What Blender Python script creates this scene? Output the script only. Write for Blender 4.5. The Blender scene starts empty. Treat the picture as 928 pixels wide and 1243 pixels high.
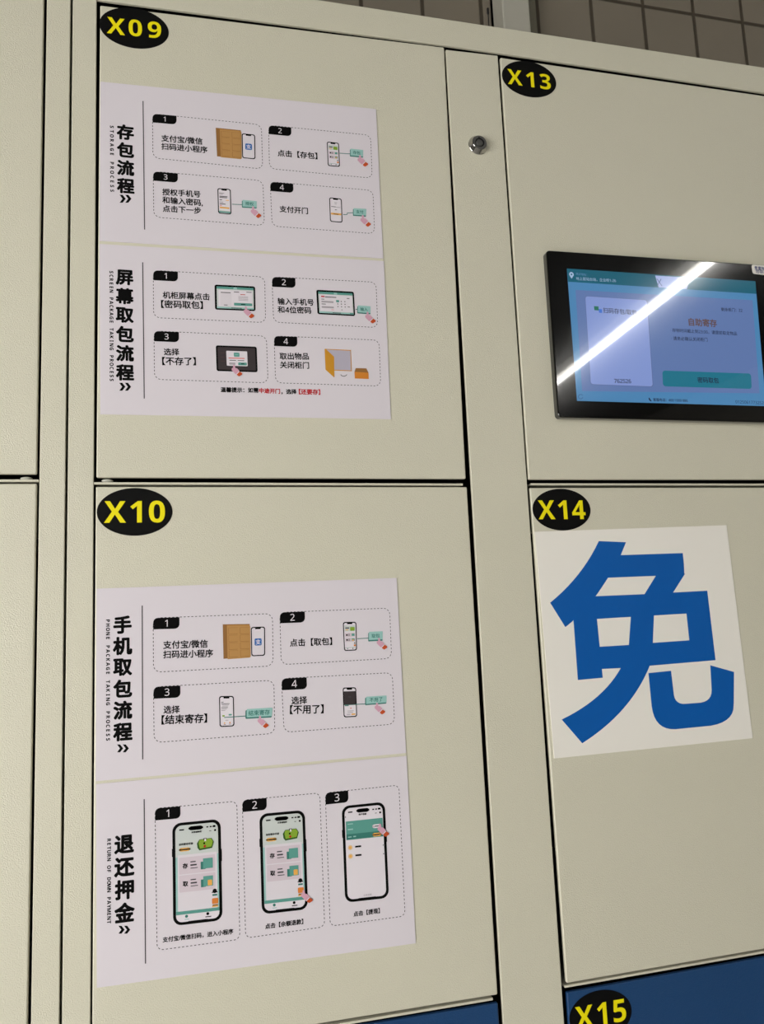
import bpy, bmesh, math, random
from mathutils import Vector, Matrix, noise
random.seed(4)
S = bpy.context.scene
COL = S.collection

# ------------------------------------------------------------------ camera
CAMZ, DIST = 1.45, 0.72854            # lens height, lens to locker front (y = 0)
F, CX, CY = 987.55, 464.0, 621.5      # focal length and centre in pixels of 928 x 1243
R = ((0.9684, -0.0073, 0.2495), (0.0433, 0.9893, -0.1393), (-0.2458, 0.1457, 0.9583))
def w3(c):                            # lens frame column -> world (x, depth, up)
    v = Vector((R[0][c], R[2][c], -R[1][c])); v.normalize(); return v
rt, dn, fw = w3(0), w3(1), w3(2)
cam = bpy.data.objects.new('camera', bpy.data.cameras.new('camera'))
COL.objects.link(cam)
m = Matrix.Identity(4)
for i in range(3):
    m[i][0], m[i][1], m[i][2] = rt[i], -dn[i], -fw[i]
m[0][3], m[1][3], m[2][3] = 0.0, -DIST, CAMZ
cam.matrix_world = m
cam.data.sensor_fit = 'HORIZONTAL'
cam.data.sensor_width = 36.0
cam.data.lens = 36.0 * F / 928.0
cam.data.clip_start = 0.01
S.camera = cam

# ------------------------------------------------------------------ world, view, lights
S.view_settings.view_transform = 'Standard'
S.view_settings.look = 'None'
S.view_settings.gamma = 1.0
S.view_settings.use_curve_mapping = False
S.view_settings.exposure = 0.0
wd = bpy.data.worlds.new('hall'); S.world = wd; wd.use_nodes = True
wd.node_tree.nodes['Background'].inputs[0].default_value = (1.0, 0.985, 0.96, 1)
wd.node_tree.nodes['Background'].inputs[1].default_value = 9.1     # daylight outside, enters by the added window in the left wall
LAMP_Z = CAMZ + 1.5
LAMP_POWER = 100.0                     # radiance of a tube
# x at the near end, x at the far end, y near the lockers, y far, radiance factor
TUBES = [(2.205, 2.450, -1.30, -4.6, 0.5), (-0.85, -0.85, -2.9, -6.4, 2.3)]
# unseen window opening, added in the left wall for side light: x of the wall, y range, z range
WX, WY0, WY1, WZ0, WZ1 = -1.5, -2.1, -0.45, 0.5, 2.0
pl = bpy.data.lights.new('added_window_portal', 'AREA'); pl.shape = 'RECTANGLE'; pl.size = WZ1 - WZ0; pl.size_y = WY1 - WY0
pl.cycles.is_portal = True
po = bpy.data.objects.new('added_window_portal', pl); COL.objects.link(po)
po.location = (WX - 0.13, (WY0 + WY1) / 2, (WZ0 + WZ1) / 2); po.rotation_euler = (0, -math.pi / 2, 0)

def lin(c):
    c /= 255.0
    return c / 12.92 if c <= 0.04045 else ((c + 0.055) / 1.055) ** 2.4
def rgb(r, g, b): return (lin(r), lin(g), lin(b), 1.0)

# ------------------------------------------------------------------ materials
MATS = {}
def mat(name, col, rough=0.5, metal=0.0, spec=0.5, emit=0.0, bump=None, coat=0.0, vary=0.0):
    if name in MATS: return MATS[name]
    mt = bpy.data.materials.new(name); mt.use_nodes = True
    nt = mt.node_tree; b = nt.nodes['Principled BSDF']
    b.inputs['Base Color'].default_value = col
    b.inputs['Roughness'].default_value = rough
    b.inputs['Metallic'].default_value = metal
    b.inputs['Specular IOR Level'].default_value = spec
    b.inputs['Coat Weight'].default_value = coat
    b.inputs['Coat Roughness'].default_value = 0.03
    if emit:
        b.inputs['Base Color'].default_value = (0.01, 0.01, 0.012, 1)
        b.inputs['Emission Color'].default_value = col
        b.inputs['Emission Strength'].default_value = emit
    tc = None
    if bump or vary:
        tc = nt.nodes.new('ShaderNodeTexCoord')
    if bump:
        sc, dist, stren = bump
        n = nt.nodes.new('ShaderNodeTexNoise'); n.inputs['Scale'].default_value = sc
        n.inputs['Detail'].default_value = 2.0; n.inputs['Roughness'].default_value = 0.55
        bp_ = nt.nodes.new('ShaderNodeBump'); bp_.inputs['Distance'].default_value = dist
        bp_.inputs['Strength'].default_value = stren
        nt.links.new(tc.outputs['Object'], n.inputs['Vector'])
        nt.links.new(n.outputs['Fac'], bp_.inputs['Height'])
        nt.links.new(bp_.outputs['Normal'], b.inputs['Normal'])
    if vary:
        n2 = nt.nodes.new('ShaderNodeTexNoise'); n2.inputs['Scale'].default_value = 9.0
        n2.inputs['Detail'].default_value = 3.0
        r2 = nt.nodes.new('ShaderNodeMapRange')
        r2.inputs['To Min'].default_value = 1 - vary; r2.inputs['To Max'].default_value = 1 + vary
        mx = nt.nodes.new('ShaderNodeMix'); mx.data_type = 'RGBA'; mx.blend_type = 'MULTIPLY'
        mx.inputs[0].default_value = 1.0; mx.inputs[6].default_value = col
        nt.links.new(tc.outputs['Object'], n2.inputs['Vector'])
        nt.links.new(n2.outputs['Fac'], r2.inputs['Value'])
        nt.links.new(r2.outputs['Result'], mx.inputs[7])
        nt.links.new(mx.outputs[2], b.inputs['Base Color'])
    MATS[name] = mt
    return mt

BEIGE = mat('beige_powder_coat', rgb(216, 212, 191), 0.40, bump=(1000, 0.0009, 0.55), spec=0.8, vary=0.02)
BLUE = mat('blue_powder_coat', rgb(24, 66, 112), 0.40, bump=(760, 0.0009, 0.35), vary=0.02)
INSIDE = mat('shaded_cabinet_inside', rgb(34, 33, 30), 0.8, spec=.1)  # shade put into the colour: dark inside makes the door gaps read black
PAPER = mat('poster_paper', rgb(224, 217, 223), 0.6, spec=0.25)
PAPER2 = mat('glossy_paper', rgb(244, 240, 231), 0.5, spec=0.3)
INK = mat('black_ink', rgb(8, 8, 8), 0.7, spec=0.08)
GREYINK = mat('grey_ink', rgb(70, 66, 70), 0.6, spec=0.2)
PALEINK = mat('pale_ink', rgb(176, 168, 174), 0.6, spec=0.2)
WHITEINK = mat('white_ink', rgb(230, 223, 229), 0.6, spec=0.2)
RED = mat('red_ink', rgb(190, 30, 40), 0.6, spec=0.2)
ROSE = mat('rose_ink', rgb(225, 130, 125), 0.6, spec=0.2)
SKIN = mat('pink_ink', rgb(214, 164, 184), 0.6, spec=0.2)
CUFF = mat('rust_ink', rgb(196, 82, 42), 0.6, spec=0.2)
TEAL = mat('teal_ink', rgb(92, 156, 144), 0.6, spec=0.2)
DTEAL = mat('dark_teal_ink', rgb(58, 122, 112), 0.6, spec=0.2)
LTEAL = mat('light_teal_ink', rgb(156, 200, 194), 0.6, spec=0.2)
MINT = mat('mint_ink', rgb(204, 210, 206), 0.6, spec=0.2)
CARD = mat('lilac_ink', rgb(214, 200, 208), 0.6, spec=0.2)
BROWN = mat('cardboard_ink', rgb(186, 140, 82), 0.6, spec=0.2)
DBROWN = mat('dark_cardboard_ink', rgb(150, 106, 58), 0.6, spec=0.2)
OCHRE = mat('ochre_ink', rgb(206, 146, 44), 0.6, spec=0.2)
AMBER = mat('amber_ink', rgb(236, 176, 84), 0.6, spec=0.2)
ORANGE = mat('orange_ink', rgb(222, 132, 58), 0.6, spec=0.2)
GREEN = mat('green_ink', rgb(134, 168, 52), 0.6, spec=0.2)
DGREEN = mat('dark_green_ink', rgb(48, 88, 30), 0.6, spec=0.2)
BLUEINK = mat('app_blue_ink', rgb(48, 104, 176), 0.6, spec=0.2)
BIGBLUE = mat('poster_blue_ink', rgb(0, 90, 172), 0.5, spec=0.3)
CHAR = mat('charcoal_ink', rgb(62, 54, 56), 0.6, spec=0.2)
STICKER = mat('black_sticker', rgb(9, 9, 9), 0.55, spec=0.12)
YELLOW = mat('yellow_ink', rgb(246, 232, 0), 0.5, spec=0.3)
CHROME = mat('nickel', (0.50, 0.49, 0.47, 1), 0.12, metal=1.0)
CHROME2 = mat('brushed_nickel', (0.20, 0.197, 0.188, 1), 0.5, metal=1.0)
DARK = mat('dark_slot', rgb(12, 12, 12), 0.6)
BLACKPLASTIC = mat('black_plastic', rgb(16, 16, 17), 0.4)
GLASS = mat('bezel_glass', rgb(5, 5, 5), 0.115, spec=0.30, coat=1.0)
CLEAR = mat('clear_rubber', rgb(190, 190, 178), 0.15, spec=0.5)
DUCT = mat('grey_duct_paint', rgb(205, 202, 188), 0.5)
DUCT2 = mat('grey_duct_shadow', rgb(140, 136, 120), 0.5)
def scr(name, r, g, b, e=1.0): return mat('screen_' + name, rgb(r, g, b), 0.115, spec=0.30, emit=e, coat=1.0)
UI_BACK = scr('blue', 74, 130, 176); UI_HEAD = scr('teal', 22, 92, 112); UI_PANEL = scr('lavender', 94, 118, 168)
UI_CARD = scr('card', 128, 148, 205); UI_LINE = scr('line', 88, 104, 150); UI_BTN = scr('button', 30, 112, 134)
UI_DARK = scr('dark', 30, 40, 66); UI_WARM = scr('warm', 94, 72, 70); UI_PALE = scr('pale', 160, 185, 215)
UI_TAB = scr('tab', 160, 175, 220); UI_GREEN = scr('green', 40, 110, 90); UI_SKY = scr('skyblue', 60, 110, 200)
UI_MID = scr('mid', 92, 136, 176)

# ------------------------------------------------------------------ object helpers
LOC = {}
def link(name, me, parent=None):
    o = bpy.data.objects.new(name, me); COL.objects.link(o)
    if parent is not None: o.parent = parent; LOC[o.name] = LOC[parent.name]
    return o
def thing(name, label, cat, loc, group=None):
    o = bpy.data.objects.new(name, None); COL.objects.link(o)
    o.location = loc; o.empty_display_size = 0.05
    o['label'] = label; o['category'] = cat
    if group: o['group'] = group
    LOC[o.name] = Vector(loc)
    return o
def mesh(name, verts, faces, mats, midx=None, parent=None, smooth=False):
    off = LOC[parent.name] if parent is not None else Vector((0, 0, 0))
    me = bpy.data.meshes.new(name)
    me.from_pydata([tuple(Vector(v) - off) for v in verts], [], faces)
    for mt in mats: me.materials.append(mt)
    if midx: me.polygons.foreach_set('material_index', midx)
    if smooth: me.polygons.foreach_set('use_smooth', [True] * len(me.polygons))
    me.update()
    return link(name, me, parent)
def from_bm(name, bm, mats, parent=None):
    off = LOC[parent.name] if parent is not None else Vector((0, 0, 0))
    bmesh.ops.translate(bm, vec=-off, verts=bm.verts)
    me = bpy.data.meshes.new(name); bm.to_mesh(me); bm.free()
    for mt in mats: me.materials.append(mt)
    return link(name, me, parent)
def box(bm, x0, x1, y0, y1, z0, z1):
    v = [bm.verts.new(p) for p in ((x0, y0, z0), (x1, y0, z0), (x1, y1, z0), (x0, y1, z0),
                                   (x0, y0, z1), (x1, y0, z1), (x1, y1, z1), (x0, y1, z1))]
    for f in ((0, 3, 2, 1), (4, 5, 6, 7), (0, 1, 5, 4), (1, 2, 6, 5), (2, 3, 7, 6), (3, 0, 4, 7)):
        bm.faces.new([v[i] for i in f])
    return v
def panel(name, quad, y0, y1, r, mats, parent, seg=4):
    """folded sheet panel: quad = TL, TR, BR, BL as (x, z); front at y0 with rounded front edges"""
    bm = bmesh.new()
    f = [bm.verts.new((p[0], y0, p[1])) for p in quad]
    k = [bm.verts.new((p[0], y1, p[1])) for p in quad]
    bm.faces.new(f[::-1]); bm.faces.new(k)
    for i in range(4):
        j = (i + 1) % 4
        bm.faces.new((f[i], f[j], k[j], k[i]))
    bm.normal_update()
    bm.edges.ensure_lookup_table()
    ed = [e for e in bm.edges if sum(v.co.y < (y0 + y1) / 2 for v in e.verts) >= 1]
    bmesh.ops.bevel(bm, geom=ed, offset=r, segments=seg, profile=0.5, affect='EDGES')
    bmesh.ops.recalc_face_normals(bm, faces=bm.faces)
    return from_bm(name, bm, mats, parent)

# pixel of the photograph -> point of the plane y
def bp(px, py, y=0.0):
    d = rt * ((px - CX) / F) + dn * ((py - CY) / F) + fw
    t = (y + DIST) / d.y
    return (d.x * t, CAMZ + d.z * t)
def P(p, y=0.0): return Vector(bp(p[0], p[1], y))

# ------------------------------------------------------------------ flat print
GLY = {}
def sans(s, heavy):
    # Latin letters and digits in the plain (or bold) sans of the mathematical alphabets
    out = ''
    for ch in s:
        if '0' <= ch <= '9': out += chr((0x1D7EC if heavy else 0x1D7E2) + ord(ch) - 48)
        elif 'A' <= ch <= 'Z': out += chr((0x1D5D4 if heavy else 0x1D5A0) + ord(ch) - 65)
        else: out += ch
    return out
def glyphs(s, heavy=False):
    s = sans(s, heavy)
    if s in GLY: return GLY[s]
    c = bpy.data.curves.new('tmp', 'FONT'); c.body = s; c.size = 1.0; c.resolution_u = 3
    o = bpy.data.objects.new('tmp', c); COL.objects.link(o)
    bpy.context.view_layer.update()
    me = bpy.data.meshes.new_from_object(o.evaluated_get(bpy.context.evaluated_depsgraph_get()))
    v = [(a.co.x, a.co.y) for a in me.vertices]; f = [tuple(p.vertices) for p in me.polygons]
    bpy.data.objects.remove(o); bpy.data.curves.remove(c); bpy.data.meshes.remove(me)
    GLY[s] = (v, f)
    return GLY[s]

class Art:
    """flat print on the plane y: polygons stacked in hair-thin layers towards the viewer"""
    def __init__(self, y): self.y, self.v, self.f, self.m, self.mats, self.k = y, [], [], [], [], 0
    def mi(self, mt):
        if mt not in self.mats: self.mats.append(mt)
        return self.mats.index(mt)
    def yy(self, L):
        self.k += 1
        return self.y - L * 4e-5 - (self.k % 8) * 3e-6
    def add(self, mt, pts, faces, L):
        b = len(self.v); y = self.yy(L); i = self.mi(mt)
        self.v += [(p[0], y, p[1]) for p in pts]
        for f in faces:
            a = 0
            for q in range(len(f)):
                p0, p1 = pts[f[q]], pts[f[(q + 1) % len(f)]]
                a += p0[0] * p1[1] - p1[0] * p0[1]
            self.f.append(tuple(b + q for q in (f if a > 0 else f[::-1]))); self.m.append(i)
    def poly(self, mt, pts, L=1): self.add(mt, pts, [tuple(range(len(pts)))], L)
    def pix(self, mt, pts, L=1): self.poly(mt, [bp(a, b, self.y) for a, b in pts], L)
    def strip(self, mt, pts, w, L=1):
        for a, b in zip(pts[:-1], pts[1:]):
            a, b = Vector(a), Vector(b); d = b - a
            if d.length < 1e-7: continue
            n = Vector((-d.y, d.x)).normalized() * w / 2
            self.poly(mt, [a + n, b + n, b - n, a - n], L)
    def pline(self, mt, pts, w, L=1): self.strip(mt, [P(p, self.y) for p in pts], w, L)
    def ellipse(self, mt, c, rx, rz, L=1, n=48):
        self.poly(mt, [(c[0] + rx * math.cos(t), c[1] + rz * math.sin(t)) for t in (2 * math.pi * i / n for i in range(n))], L)
    def glyph(self, mt, s, o, ux, uz, L=2, bold=0.0):
        v, f = glyphs(s)
        if not v: return
        sh = [(0, 0)]
        if bold: sh = [(bold * math.cos(a), bold * math.sin(a)) for a in (math.pi * (i + .5) / 4 for i in range(8))]
        for dx, dz in sh:
            self.add(mt, [(o[0] + ux[0] * (x + dx) + uz[0] * (z + dz), o[1] + ux[1] * (x + dx) + uz[1] * (z + dz)) for x, z in v], f, L)
    def text(self, mt, s, a, b, L=2, bold=0.0, tall=1.0, px=True):
        """one line of writing filling the stretch a..b (pixels of the photograph), centred on it"""
        A, B = (P(a, self.y), P(b, self.y)) if px else (Vector(a), Vector(b))
        v, _ = glyphs(s)
        if not v: return
        x0, x1 = min(p[0] for p in v) - bold, max(p[0] for p in v) + bold
        z0, z1 = min(p[1] for p in v), max(p[1] for p in v)
        d = B - A; k = d.length / (x1 - x0); ux = d.normalized() * k
        uz = Vector((-ux.y, ux.x)) * tall
        o = (A + B) / 2 - ux * (x0 + x1) / 2 - uz * (z0 + z1) / 2
        self.glyph(mt, s, o, ux, uz, L, bold)
    def spread(self, mt, s, a, b, em, L=2, bold=0.0, upright=False, wide=1.0, cap=None):
        s = sans(s, True)
        """letters set one by one from a to b; em = letter size in metres"""
        A, B = P(a, self.y), P(b, self.y); d = (B - A)
        ex = Vector((1, 0)) if upright else d.normalized()
        ez = Vector((-ex.y, ex.x))
        for i, ch in enumerate(s):
            v, _ = glyphs(ch)
            if not v: continue
            c = A + d * (i / max(1, len(s) - 1))
            x0, x1 = min(p[0] for p in v), max(p[0] for p in v)
            z0, z1 = min(p[1] for p in v), max(p[1] for p in v)
            if cap: z0, z1 = 0, cap
            ux, uz = ex * em * wide, ez * em
            self.glyph(mt, ch, c - ux * (x0 + x1) / 2 - uz * (z0 + z1) / 2, ux, uz, L, bold)
    def build(self, name, parent=None):
        return mesh(name, self.v, self.f, self.mats, self.m, parent)

class Quad:
    """a small picture's own frame: (0,0) top left .. (1,1) bottom right"""
    def __init__(self, art, c, px=True):
        self.a = art; self.c = [P(p, art.y) if px else Vector(p) for p in c]
        self.w = ((self.c[1] - self.c[0]).length + (self.c[2] - self.c[3]).length) / 2
        self.h = ((self.c[3] - self.c[0]).length + (self.c[2] - self.c[1]).length) / 2
    def __call__(self, u, v):
        a, b, c, d = self.c
        return (a * (1 - u) + b * u) * (1 - v) + (d * (1 - u) + c * u) * v
    def rr(self, u0, v0, u1, v1, r, n=5, which=(1, 1, 1, 1)):
        """rounded outline; r as a share of the frame's width; which = TL, TR, BR, BL rounded"""
        ru, rv = r, r * self.w / self.h
        out = []
        for (cu, cv, a0, k) in ((u0 + ru, v0 + rv, 180, 0), (u1 - ru, v0 + rv, 270, 1), (u1 - ru, v1 - rv, 0, 2), (u0 + ru, v1 - rv, 90, 3)):
            if which[k] and r > 0:
                for i in range(n + 1):
                    t = math.radians(a0 + 90 * i / n)
                    out.append(self(cu + ru * math.cos(t), cv + rv * math.sin(t)))
            else:
                out.append(self((u0, u1, u1, u0)[k], (v0, v0, v1, v1)[k]))
        return out
    def rect(self, mt, u0, v0, u1, v1, r=0.0, L=1, which=(1, 1, 1, 1)):
        self.a.poly(mt, self.rr(u0, v0, u1, v1, r, which=which), L)
    def text(self, mt, s, u0, u1, v, L=2, bold=0.0, tall=1.0):
        self.a.text(mt, s, self(u0, v), self(u1, v), L, bold, tall, px=False)
    def bar(self, mt, u0, v0, u1, v1, L=2): self.rect(mt, u0, v0, u1, v1, 0, L)
    def disc(self, mt, u, v, r, L=2, n=16):
        rv = r * self.w / self.h
        self.a.poly(mt, [self(u + r * math.cos(2 * math.pi * i / n), v + rv * math.sin(2 * math.pi * i / n)) for i in range(n)], L)

def dashed(art, mt, pts, w, dash, gap, L=1):
    pts = [Vector(p) for p in pts]; pts.append(pts[0])
    seg, on, left = [], True, dash
    cur = [pts[0]]
    for a, b in zip(pts[:-1], pts[1:]):
        d = (b - a).length; t = 0
        while d - t > left:
            t += left; q = a + (b - a) * (t / d); cur.append(q)
            if on: art.strip(mt, cur, w, L)
            cur = [q]; on = not on; left = dash if on else gap
        left -= d - t; cur.append(b)
    if on: art.strip(mt, cur, w, L)

# ================================================================== the setting
def tile_mat(name, col, grout, sx, sz, ox, oz, axes, rough):
    mt = bpy.data.materials.new(name); mt.use_nodes = True; nt = mt.node_tree; b = nt.nodes['Principled BSDF']
    tc = nt.nodes.new('ShaderNodeTexCoord'); sp = nt.nodes.new('ShaderNodeSeparateXYZ')
    nt.links.new(tc.outputs['Object'], sp.inputs[0])
    def grid(out, o, s):
        a = nt.nodes.new('ShaderNodeMath'); a.operation = 'SUBTRACT'; a.inputs[1].default_value = o
        nt.links.new(sp.outputs[out], a.inputs[0])
        d = nt.nodes.new('ShaderNodeMath'); d.operation = 'DIVIDE'; d.inputs[1].default_value = s
        nt.links.new(a.outputs[0], d.inputs[0])
        p = nt.nodes.new('ShaderNodeMath'); p.operation = 'PINGPONG'; p.inputs[1].default_value = 0.5
        nt.links.new(d.outputs[0], p.inputs[0])
        q = nt.nodes.new('ShaderNodeMath'); q.operation = 'MULTIPLY'; q.inputs[1].default_value = s
        nt.links.new(p.outputs[0], q.inputs[0])
        return q.outputs[0]
    mn = nt.nodes.new('ShaderNodeMath'); mn.operation = 'MINIMUM'
    nt.links.new(grid(axes[0], ox, sx), mn.inputs[0]); nt.links.new(grid(axes[1], oz, sz), mn.inputs[1])
    mr = nt.nodes.new('ShaderNodeMapRange'); mr.inputs['From Min'].default_value = 0.0025; mr.inputs['From Max'].default_value = 0.0045
    nt.links.new(mn.outputs[0], mr.inputs['Value'])
    n = nt.nodes.new('ShaderNodeTexNoise'); n.inputs['Scale'].default_value = 4.0
    nt.links.new(tc.outputs['Object'], n.inputs['Vector'])
    vr = nt.nodes.new('ShaderNodeMapRange'); vr.inputs['To Min'].default_value = 0.88; vr.inputs['To Max'].default_value = 1.12
    nt.links.new(n.outputs['Fac'], vr.inputs['Value'])
    mu = nt.nodes.new('ShaderNodeMix'); mu.data_type = 'RGBA'; mu.blend_type = 'MULTIPLY'; mu.inputs[0].default_value = 1
    mu.inputs[6].default_value = col; nt.links.new(vr.outputs['Result'], mu.inputs[7])
    mx = nt.nodes.new('ShaderNodeMix'); mx.data_type = 'RGBA'
    mx.inputs[6].default_value = grout
    nt.links.new(mr.outputs['Result'], mx.inputs[0]); nt.links.new(mu.outputs[2], mx.inputs[7])
    nt.links.new(mx.outputs[2], b.inputs['Base Color'])
    b.inputs['Roughness'].default_value = rough
    bu = nt.nodes.new('ShaderNodeBump'); bu.inputs['Distance'].default_value = 0.002; bu.inputs['Strength'].default_value = 0.6
    nt.links.new(mr.outputs['Result'], bu.inputs['Height']); nt.links.new(bu.outputs['Normal'], b.inputs['Normal'])
    return mt

WALL_Y = 0.50
gx = [bp(x, y, WALL_Y)[0] for x, y in ((434, 4), (510.5, 9), (719, 21), (784, 32), (845.5, 44), (905.5, 58))]
TILE_W = (gx[5] - gx[2]) / 3
TILE_X = gx[2]
gz = [bp(x, y, WALL_Y)[1] for x, y in ((735, 1), (780, 7), (842, 16.5), (902, 27))]
TILE_Z = sum(gz) / 4
TILES = tile_mat('brown_wall_tile', rgb(146, 137, 122), rgb(84, 76, 64), TILE_W, TILE_W * 2.0, TILE_X, TILE_Z, ('X', 'Z'), 0.45)
FLOOR = tile_mat('floor_tile', rgb(160, 157, 151), rgb(96, 93, 88), 0.6, 0.6, 0.1, 0.2, ('X', 'Y'), 0.3)
PLASTER = mat('ceiling_paint', rgb(58, 57, 55), 0.8)
def slab(name, x0, x1, y0, y1, z0, z1, mt):
    bm = bmesh.new(); box(bm, x0, x1, y0, y1, z0, z1)
    o = from_bm(name, bm, [mt]); o['kind'] = 'structure'; return o
XL, XRM = WX, 4.0
slab('floor', XL - .2, XRM + .2, -7.2, 0.62, -0.1, 0.0, FLOOR)
slab('wall_back', XL - .2, XRM + .2, WALL_Y, 0.62, 0.0, 3.15, TILES)
slab('ceiling', XL - .2, XRM + .2, -7.2, 0.62, 3.15, 3.25, PLASTER)
WALLP = mat('wall_paint', rgb(120, 117, 110), 0.8)
slab('wall_right', XRM, XRM + .12, -7.0, WALL_Y, 0.0, 3.15, WALLP)
slab('wall_front', XL - .12, XRM + .12, -7.12, -7.0, 0.0, 3.15, WALLP)
bm = bmesh.new()
for y0, y1, z0, z1 in ((-7.0, WY0, 0, 3.15), (WY1, WALL_Y, 0, 3.15), (WY0, WY1, 0, WZ0), (WY0, WY1, WZ1, 3.15)): box(bm, XL - .12, XL, y0, y1, z0, z1)
from_bm('wall_left', bm, [WALLP])['kind'] = 'structure'
bm = bmesh.new()
for y0, y1, z0, z1 in ((WY0, WY1, WZ0, WZ0 + .05), (WY0, WY1, WZ1 - .05, WZ1), (WY0, WY0 + .05, WZ0 + .05, WZ1 - .05), (WY1 - .05, WY1, WZ0 + .05, WZ1 - .05),
                       ((WY0 + WY1) / 2 - .02, (WY0 + WY1) / 2 + .02, WZ0 + .05, WZ1 - .05)): box(bm, XL - .09, XL - .03, y0, y1, z0, z1)
from_bm('added_window_1', bm, [mat('added_window_frame', rgb(200, 198, 192), .5)])['kind'] = 'structure'  # frame of the added window, unseen, that lights the lockers from the left

# ceiling tube lamps
LAMPMAT = bpy.data.materials.new('lit_tube'); LAMPMAT.use_nodes = True
bs = LAMPMAT.node_tree.nodes['Principled BSDF']
bs.inputs['Emission Color'].default_value = (1.0, 0.98, 0.94, 1); bs.inputs['Emission Strength'].default_value = LAMP_POWER
HOUS = mat('white_lamp_housing', rgb(215, 213, 206), 0.5)
for i, (xa, xb, ya, yb, pw) in enumerate(TUBES):
    lbl = ['long lit ceiling tube lamp on the right, mirrored in the touchscreen',
           'long lit ceiling tube lamp straight in front of the lockers',
           'long lit ceiling tube lamp over the left side of the hall'][i]
    t = thing('tube_lamp', lbl, 'lamp', ((xa + xb) / 2, (ya + yb) / 2, 3.15))
    mt = LAMPMAT if pw == 1.0 else LAMPMAT.copy()
    if pw != 1.0: mt.node_tree.nodes['Principled BSDF'].inputs['Emission Strength'].default_value = LAMP_POWER * pw
    a, b = Vector((xa, ya, LAMP_Z)), Vector((xb, yb, LAMP_Z)); d = (b - a).normalized(); n = Vector((-d.y, d.x, 0)); up = Vector((0, 0, 1))
    v, f = [], []
    N = 16; r = 0.0118
    for q in (a, b):
        for k in range(N):
            an = 2 * math.pi * k / N; v.append(q + n * r * math.cos(an) + up * r * math.sin(an))
    for k in range(N): f.append((k, (k + 1) % N, N + (k + 1) % N, N + k))
    f += [tuple(range(N))[::-1], tuple(range(N, 2 * N))]
    mesh('tube', v, f, [mt], None, t)
    v, f = [], []
    for q, s in ((a - d * .04, 1), (b + d * .04, 1)):
        for (cx, cz) in ((-.03, .02), (.03, .02), (.03, .07), (-.03, .07)): v.append(q + n * cx + up * cz)
    f = [(0, 1, 2, 3), (7, 6, 5, 4), (0, 4, 5, 1), (1, 5, 6, 2), (2, 6, 7, 3), (3, 7, 4, 0)]
    mesh('housing', v, f, [HOUS], None, t)
    bm = bmesh.new()
    for e in (0.15, 0.85):
        q = a + (b - a) * e; box(bm, q.x - .006, q.x + .006, q.y - .006, q.y + .006, LAMP_Z + .068, 3.152)
        from_bm('hanger', bm, [HOUS], t); bm = bmesh.new()
    bm.free()
    for q, s in ((a, -1), (b, 1)):
        bm = bmesh.new(); c = q + d * s * .02
        box(bm, c.x - .022, c.x + .022, c.y - .02, c.y + .02, LAMP_Z - .022, LAMP_Z + .03); from_bm('end_cap', bm, [HOUS], t)

# ================================================================== lockers
TOP = CAMZ + 0.6296                   # upper edge of the top bar
DEPTH = 0.42
def z(y): return CAMZ - y
def cabinet(label, x0, x1, loc_x):
    return thing('locker_cabinet', label, 'locker cabinet', (loc_x, DEPTH / 2, 0.0))
def carcass(parent, x0, x1, splits, shelf_cols):
    bm = bmesh.new(); t = 0.0012
    box(bm, x0, x0 + t, 0.0062, DEPTH, 0.02, TOP - .001); box(bm, x1 - t, x1, 0.0062, DEPTH, 0.02, TOP - .001)
    box(bm, x0, x1, 0.0062, DEPTH, TOP - t, TOP); box(bm, x0, x1, 0.004, DEPTH, 0.1, 0.1 + t)
    box(bm, x0, x1, DEPTH - t, DEPTH, 0.02, TOP)
    for xs in splits: box(bm, xs - t / 2, xs + t / 2, 0.03, DEPTH, 0.1, TOP)
    bm.normal_update()
    for f in bm.faces:
        c = f.calc_center_median()
        if (c.x <= x0 + 1e-5) or (c.x >= x1 - 1e-5) or (c.z >= TOP - 1e-5): f.material_index = 1
    from_bm('body', bm, [INSIDE, BEIGE], parent)
    bm = bmesh.new(); box(bm, x0 + .004, x1 - .004, 0.012, 0.03, 0.0, 0.175); from_bm('plinth', bm, [INSIDE], parent)

X_R = 0.7074
main = cabinet('wide beige locker cabinet with two door columns, posters and a touchscreen', -0.0868, X_R, 0.31)
left = cabinet('beige locker cabinet at the left edge of the picture, without posters', -0.475, -0.0883, -0.28)
carcass(main, -0.0868, X_R, (0.2795, 0.34), None)
carcass(left, -0.475, -0.0883, (-0.4525,), None)

# frame of the main cabinet: top bar, side stiles, bottom rail
def q4(*p): return [Vector(a) for a in p]
bz = [P(p)[1] for p in ((112, 0.5), (540, 55), (607, 64.5), (928, 112.8))]
barpts = [(-0.0866, bz[0] + .0012), (0.278, bz[1]), (0.340, bz[2]), (X_R, bz[3])]
bm = bmesh.new()
top_pts = [(-0.0866, TOP), (0.278, TOP), (0.340, TOP), (X_R, TOP)]
fr = [bm.verts.new((p[0], 0.0, p[1])) for p in top_pts + barpts[::-1]]
bk = [bm.verts.new((p[0], 0.0032, p[1])) for p in top_pts + barpts[::-1]]
bm.faces.new(fr[::-1]); bm.faces.new(bk)
for i in range(8):
    j = (i + 1) % 8; bm.faces.new((fr[i], fr[j], bk[j], bk[i]))
bm.normal_update()
bmesh.ops.bevel(bm, geom=[e for e in bm.edges if all(v.co.y < .01 for v in e.verts)], offset=.0007, segments=3, profile=.5, affect='EDGES')
bmesh.ops.recalc_face_normals(bm, faces=bm.faces)
from_bm('top_rail', bm, [BEIGE], main)
ROW = [(-0.5941, -0.1378), (-0.1295, 0.327), (0.3363, 0.7923), (0.8010, 1.2570)]
ZB = z(1.2625)
def stile(parent, xa, xb, ztop, label=None):
    return panel('stile', q4((xa, ztop), (xb, ztop), (xb, ZB), (xa, ZB)), 0.0, 0.0032, .0006, [BEIGE], parent, 3)
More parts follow.
